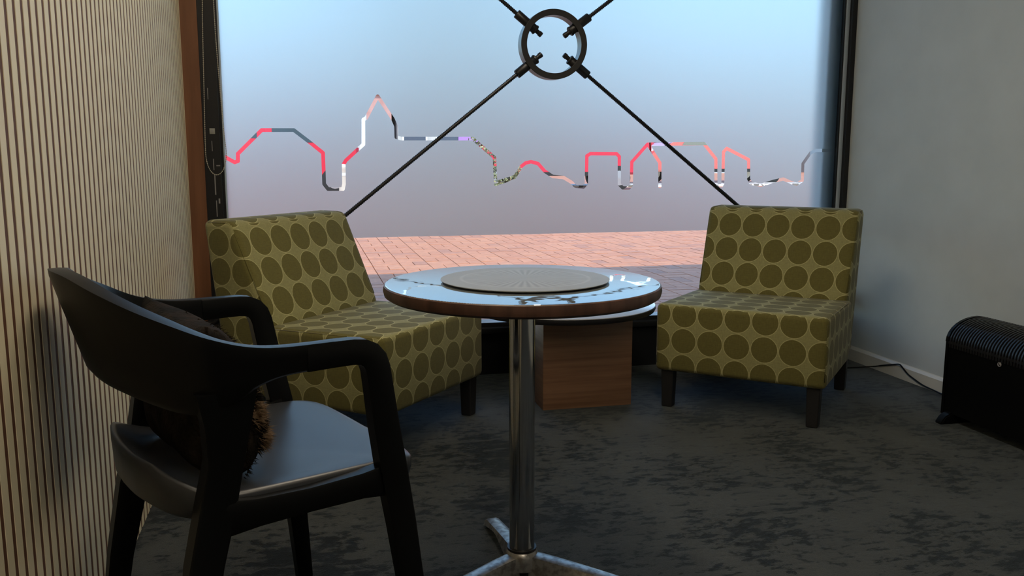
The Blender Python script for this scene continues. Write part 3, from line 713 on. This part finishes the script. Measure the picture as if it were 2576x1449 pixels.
# seat: shaped pan with rounded front, slightly dished, with a deep rim
def seat_outline(n=72):
    out = []
    key = [(.080, 0), (.081, .06), (.081, .13), (.078, .19), (.062, .234), (.015, .249), (-.1, .2505), (-.2, .249), (-.28, .243), (-.34, .225), (-.388, .175), (-.410, .09), (-.415, 0)]
    h = spline([(a, b, 0) for a, b in key], 5)
    return [(p.x, p.y) for p in h] + [(p.x, -p.y) for p in h[-2:0:-1]]
ol = seat_outline(); nO = len(ol); cf = -.16
bm = bmesh.new(); rings = []
for (k, z, dish) in ((.0, .466, 0), (.5, .4685, 0), (.8, .473, 0), (.95, .476, 0), (.985, .475, 0), (1.0, .470, 0), (1.0, .452, 0), (.985, .436, 0), (.93, .425, 0), (.5, .428, 0), (0, .43, 0)):
    if k == 0: rings.append([bm.verts.new((cf, 0, z))])
    else: rings.append([bm.verts.new((cf+(a-cf)*k, b_*k, z+.05*max(0, min(1, (-a-.30)/.10))**1.5*max(0, min(1, (k-.78)/.2))*(1 if z > .45 else .25)-(.008*max(0, (a-.02)/.06) if k > .9 else 0))) for a, b_ in ol])
for A_, B_ in zip(rings, rings[1:]):
    for k in range(nO):
        q_ = [A_[k % len(A_)], A_[(k+1) % len(A_)], B_[(k+1) % len(B_)], B_[k % len(B_)]]; u = []
        for v in q_:
            if v not in u: u.append(v)
        bm.faces.new(u)
link_mesh('seat', bm, M['seat_plastic'], ac, smooth='all')
# side aprons under the seat joining the legs
for s in (-1, 1):
    bm = bmesh.new(); bar(bm, [(-.004, s*.268, .45), (-.06, s*.262, .447), (-.16, s*.257, .443), (-.25, s*.25, .44), (-.325, s*.242, .438)], [.03]*5, [.062, .048, .044, .050, .068]); link_mesh('apron', bm, M['black_plastic'], ac, smooth=True)
tag(ac, 'black moulded plastic armchair with curved back in the foreground', 'chair')

# cushion of dark fur leaning in the armchair
M['dark_fur'] = noisy(mat('dark_fur', (.012, .010, .008), .95, spec=.1), (.008, .007, .006), (.022, .016, .012), 22, detail=5, bump=.8, bscale=120)
M['tan_fur'] = noisy(mat('tan_fur', (.4, .27, .16), .9, spec=.1), (.13, .08, .045), (.34, .24, .15), 60)
cu = empty('fur_cushion', (AM[0], AM[1], 0), AA)
bm = bmesh.new(); n = 22; grid = {}
hw_, hh, tk = .205, .150, .088
lean = math.radians(17); c0 = Vector((-.272, .0, .482))
def cush(u, v, sgn):
    # u, v in -1..1 : pillow with pointed corners
    e_ = (1-abs(u)**3.2)*(1-abs(v)**3.2); px_ = 1-.10*(1-u*u)*0 - .09*(1-abs(v)**2)*abs(u)**8*1.0
    w_ = u*hw_*(1-.10*(1-v*v)*abs(u)**3); h_ = v*hh*(1-.10*(1-u*u)*abs(v)**3)
    thick = (tk if sgn > 0 else .055)*max(e_, 0)**.5*(1.1-.3*v) + .004
    lump = .008*noise.noise(Vector((u*2.1, v*2.3, sgn*3)))
    x_ = sgn*(thick+lump); zz = h_+hh*.95
    X = c0.x + x_*math.cos(lean) - zz*math.sin(lean)*(.38) ; Z = c0.z + zz*math.cos(lean) + x_*math.sin(lean)*.25
    return Vector((X, c0.y+w_, max(Z, .484-.004*0)))
for sgn in (1, -1):
    for i in range(n+1):
        for j in range(n+1):
            u, v = -1+2*i/n, -1+2*j/n; edge = i in (0, n) or j in (0, n)
            if sgn < 0 and edge: grid[(-1, i, j)] = grid[(1, i, j)]
            else: grid[(sgn, i, j)] = bm.verts.new(cush(u, v, sgn if not edge else 0.0))
for sgn in (1, -1):
    for i in range(n):
        for j in range(n): bm.faces.new([grid[(sgn, *q_)] for q_ in ((i, j), (i+1, j), (i+1, j+1), (i, j+1))])
cb = link_mesh('cushion_body', bm, M['dark_fur'], cu, smooth='all')
rnd = random.Random(5)
def tuft(u0, v0, ru, rv, nsp, mtl, name, ln=.022):
    V, Fc = [], []
    for k in range(nsp):
        u = u0+rnd.gauss(0, ru); v = v0+rnd.gauss(0, rv); u = max(-.97, min(.97, u)); v = max(-.95, min(.95, v))
        p = cush(u, v, 1); nn_ = (cush(u+.02, v, 1)-p).cross(cush(u, v+.02, 1)-p).normalized()
        d = (nn_*.45+Vector((.15, -.75, -.15))+Vector((rnd.gauss(0, .3), rnd.gauss(0, .3), rnd.gauss(0, .3)))).normalized(); s = d.orthogonal().normalized(); t2 = d.cross(s); L = ln*rnd.uniform(.6, 1.2); b0 = len(V); r_ = .0011
        V += [p+s*r_, p-s*r_*.5+t2*r_*.87, p-s*r_*.5-t2*r_*.87, p+d*L]; Fc += [(b0, b0+1, b0+3), (b0+1, b0+2, b0+3), (b0+2, b0, b0+3)]
    o = raw_obj(name, V, Fc, mtl, cu); o['kind'] = 'stuff'; return o
for (u0, v0, n_) in ((-.78, .22, 260), (-.80, -.28, 320), (-.72, -.66, 260)):
    tuft(u0, v0, .06, .06, n_, M['tan_fur'], 'fur_tuft')
tuft(-.5, -.2, .3, .4, 2600, M['dark_fur'], 'dark_pile', .014)
tag(cu, 'dark fur cushion with tan tufts leaning in the black armchair', 'cushion')

# ------------------------------------------------------------------ convector heater on the right
HX0, HX1, HY0, HY1, HZ = 2.44, 2.60, 2.24, 2.885, .414
he = empty('convector_heater', ((HX0+HX1)/2, (HY0+HY1)/2, 0))
hx, hy = (HX0+HX1)/2, (HY0+HY1)/2
def hl(p): return (p[0]-hx, p[1]-hy, p[2])
prof = [(HX0, .05), (HX0, .318)]
arc = []
for k in range(9):
    a = PI-(PI/2)*k/8; arc.append((HX0+.13+.13*math.cos(a), .322+.088*math.sin(a)))
cap_prof = [(HX0-.004, .03), (HX0-.004, .32)] + [(HX0+.13+.136*math.cos(PI-(PI/2)*k/8), .322+.094*math.sin(PI-(PI/2)*k/8)) for k in range(9)] + [(HX1, .412), (HX1, .03)]
body = [(x-hx, z) for x, z in [(HX0, .04), (HX0, .312), (HX0+.02, .312), (HX0+.03, .34), (HX0+.06, .372), (HX1-.01, .385), (HX1-.005, .04)]]
bm = bmesh.new(); prism(bm, body, 'y', HY0+.012-hy, HY1-.012-hy); link_mesh('body', bm, M['black_plastic'], he)
up_prof = [(x-hx, z) for x, z in cap_prof if True]
for (y0, y1) in ((HY0, HY0+.014), (HY1-.014, HY1)):
    bm = bmesh.new(); prism(bm, up_prof, 'y', y0-hy, y1-hy); link_mesh('end_cap', bm, M['black_plastic'], he)
gp = [Vector((HX0-.001, 0, .300)), Vector((HX0-.001, 0, .320))] + [Vector((x, 0, z)) for x, z in arc[1:]] + [Vector((HX1-.012, 0, .411))]
nb = 44; me = None
for k in range(nb):
    yy = HY0+.022+(HY1-HY0-.044)*k/(nb-1)
    if me is None:
        bm = bmesh.new(); pts = [Vector((p.x-hx, 0, p.z)) for p in gp]
        bar(bm, pts, [.0065]*len(pts), [.008]*len(pts)); o = link_mesh('grille_bar', bm, M['heater_bar'], he, smooth=True); me = o.data
    else: o = bpy.data.objects.new('grille_bar', me); COL.objects.link(o); o.parent = he
    o.location = (0, yy-hy, 0)
for idx in (1, 5, len(gp)-1):
    p = gp[idx]; bm = bmesh.new(); box(bm, p.x-hx-.003, p.x-hx+.006, HY0+.014-hy, HY1-.014-hy, p.z-.006, p.z+.003); link_mesh('grille_rail', bm, M['heater_bar'], he)
bm = bmesh.new(); lathe(bm, [(0, 0), (.0085, 0), (.0085, .003), (.0068, .0036), (.0062, .003), (0, .003)], 24); kb = link_mesh('badge', bm, M['scuff'], he, loc=(HX0-hx, 2.61-hy, .291), rot=(0, -PI/2, 0))
bm = bmesh.new(); box(bm, -.0055, .0055, -.0012, .0012, .003, .0042); link_mesh('badge_stroke', bm, M['black_plastic'], kb, rot=(0, 0, .8))
for yy in (HY0+.07, HY1-.04):
    bm = bmesh.new(); prism(bm, [(HX0-.05-hx, 0), (HX1+.03-hx, 0), (HX1+.02-hx, .03), (HX1-.03-hx, .05), (HX0+.01-hx, .05), (HX0-.03-hx, .03)], 'y', yy-.02-hy, yy+.02-hy)
    bmesh.ops.bevel(bm, geom=bm.edges[:], offset=.005, segments=2, affect='EDGES'); link_mesh('foot', bm, M['black_plastic'], he, smooth=True)
tag(he, 'black convector heater with slotted top standing by the right wall', 'heater')
# its cable, over the skirting and along it
cx_ = XR-.019
cb_pts = [onz(1990, 925, .004), onz(2080, 926, .004), onz(2135, 925, .004)]
def onx(px, py, x): d = ray(px, py); return CAM+d*(x/d.x)
cb_pts += [onx(2199, 921.5, cx_-.004), onx(2215, 919.5, cx_), onx(2245, 917, cx_), onx(2262, 916.5, cx_), onx(2270, 924, cx_), onx(2284, 941, cx_), onx(2303, 956, cx_), onx(2322, 969, cx_), onx(2345, 980, cx_), onx(2372, 992, cx_)]
cb_pts[-1].z = .004; cb_pts[-2].z = max(.004, cb_pts[-2].z)
cb_pts += [Vector((2.675, 2.98, .004)), Vector((2.63, 2.90, .02))]
bm = bmesh.new(); tube(bm, spline(cb_pts, 6), .0032, 8)
tag(link_mesh('power_cable', bm, M['black_plastic'], smooth='all'), 'thin black power cable draped over the skirting beside the heater', 'cable')

# ------------------------------------------------------------------ fill panels added under the ceiling, out of view, to brighten the room
M['fill_diffuser'] = bpy.data.materials.new('fill_diffuser'); M['fill_diffuser'].use_nodes = True
t = M['fill_diffuser'].node_tree; t.nodes.clear(); o = t.nodes.new('ShaderNodeOutputMaterial'); em = t.nodes.new('ShaderNodeEmission'); em.inputs[0].default_value = (1, .86, .66, 1); em.inputs[1].default_value = FILL_STRENGTH; t.links.new(em.outputs[0], o.inputs[0])
for i, (x, y, lab) in enumerate(((.42, 2.5, 'added fill light panel under the ceiling by the slat wall, nearest the window'), (.42, .7, 'added fill light panel under the ceiling by the slat wall above the viewer'), (.42, -1.3, 'added fill light panel under the ceiling by the slat wall at the back of the room'))):
    cl = empty('fill_panel', (x, y, ZC)); bm = bmesh.new()
    for q_ in ((-.17, .17, -.72, -.70), (-.17, .17, .70, .72), (-.17, -.15, -.70, .70), (.15, .17, -.70, .70)): box(bm, *q_, -.03, -.001)
    link_mesh('frame', bm, M['white_trim'], cl); bx('fill_diffuser', M['fill_diffuser'], -.15, .15, -.70, .70, -.026, -.006, cl)
    tag(cl, lab, 'light', 'added fill light panels')
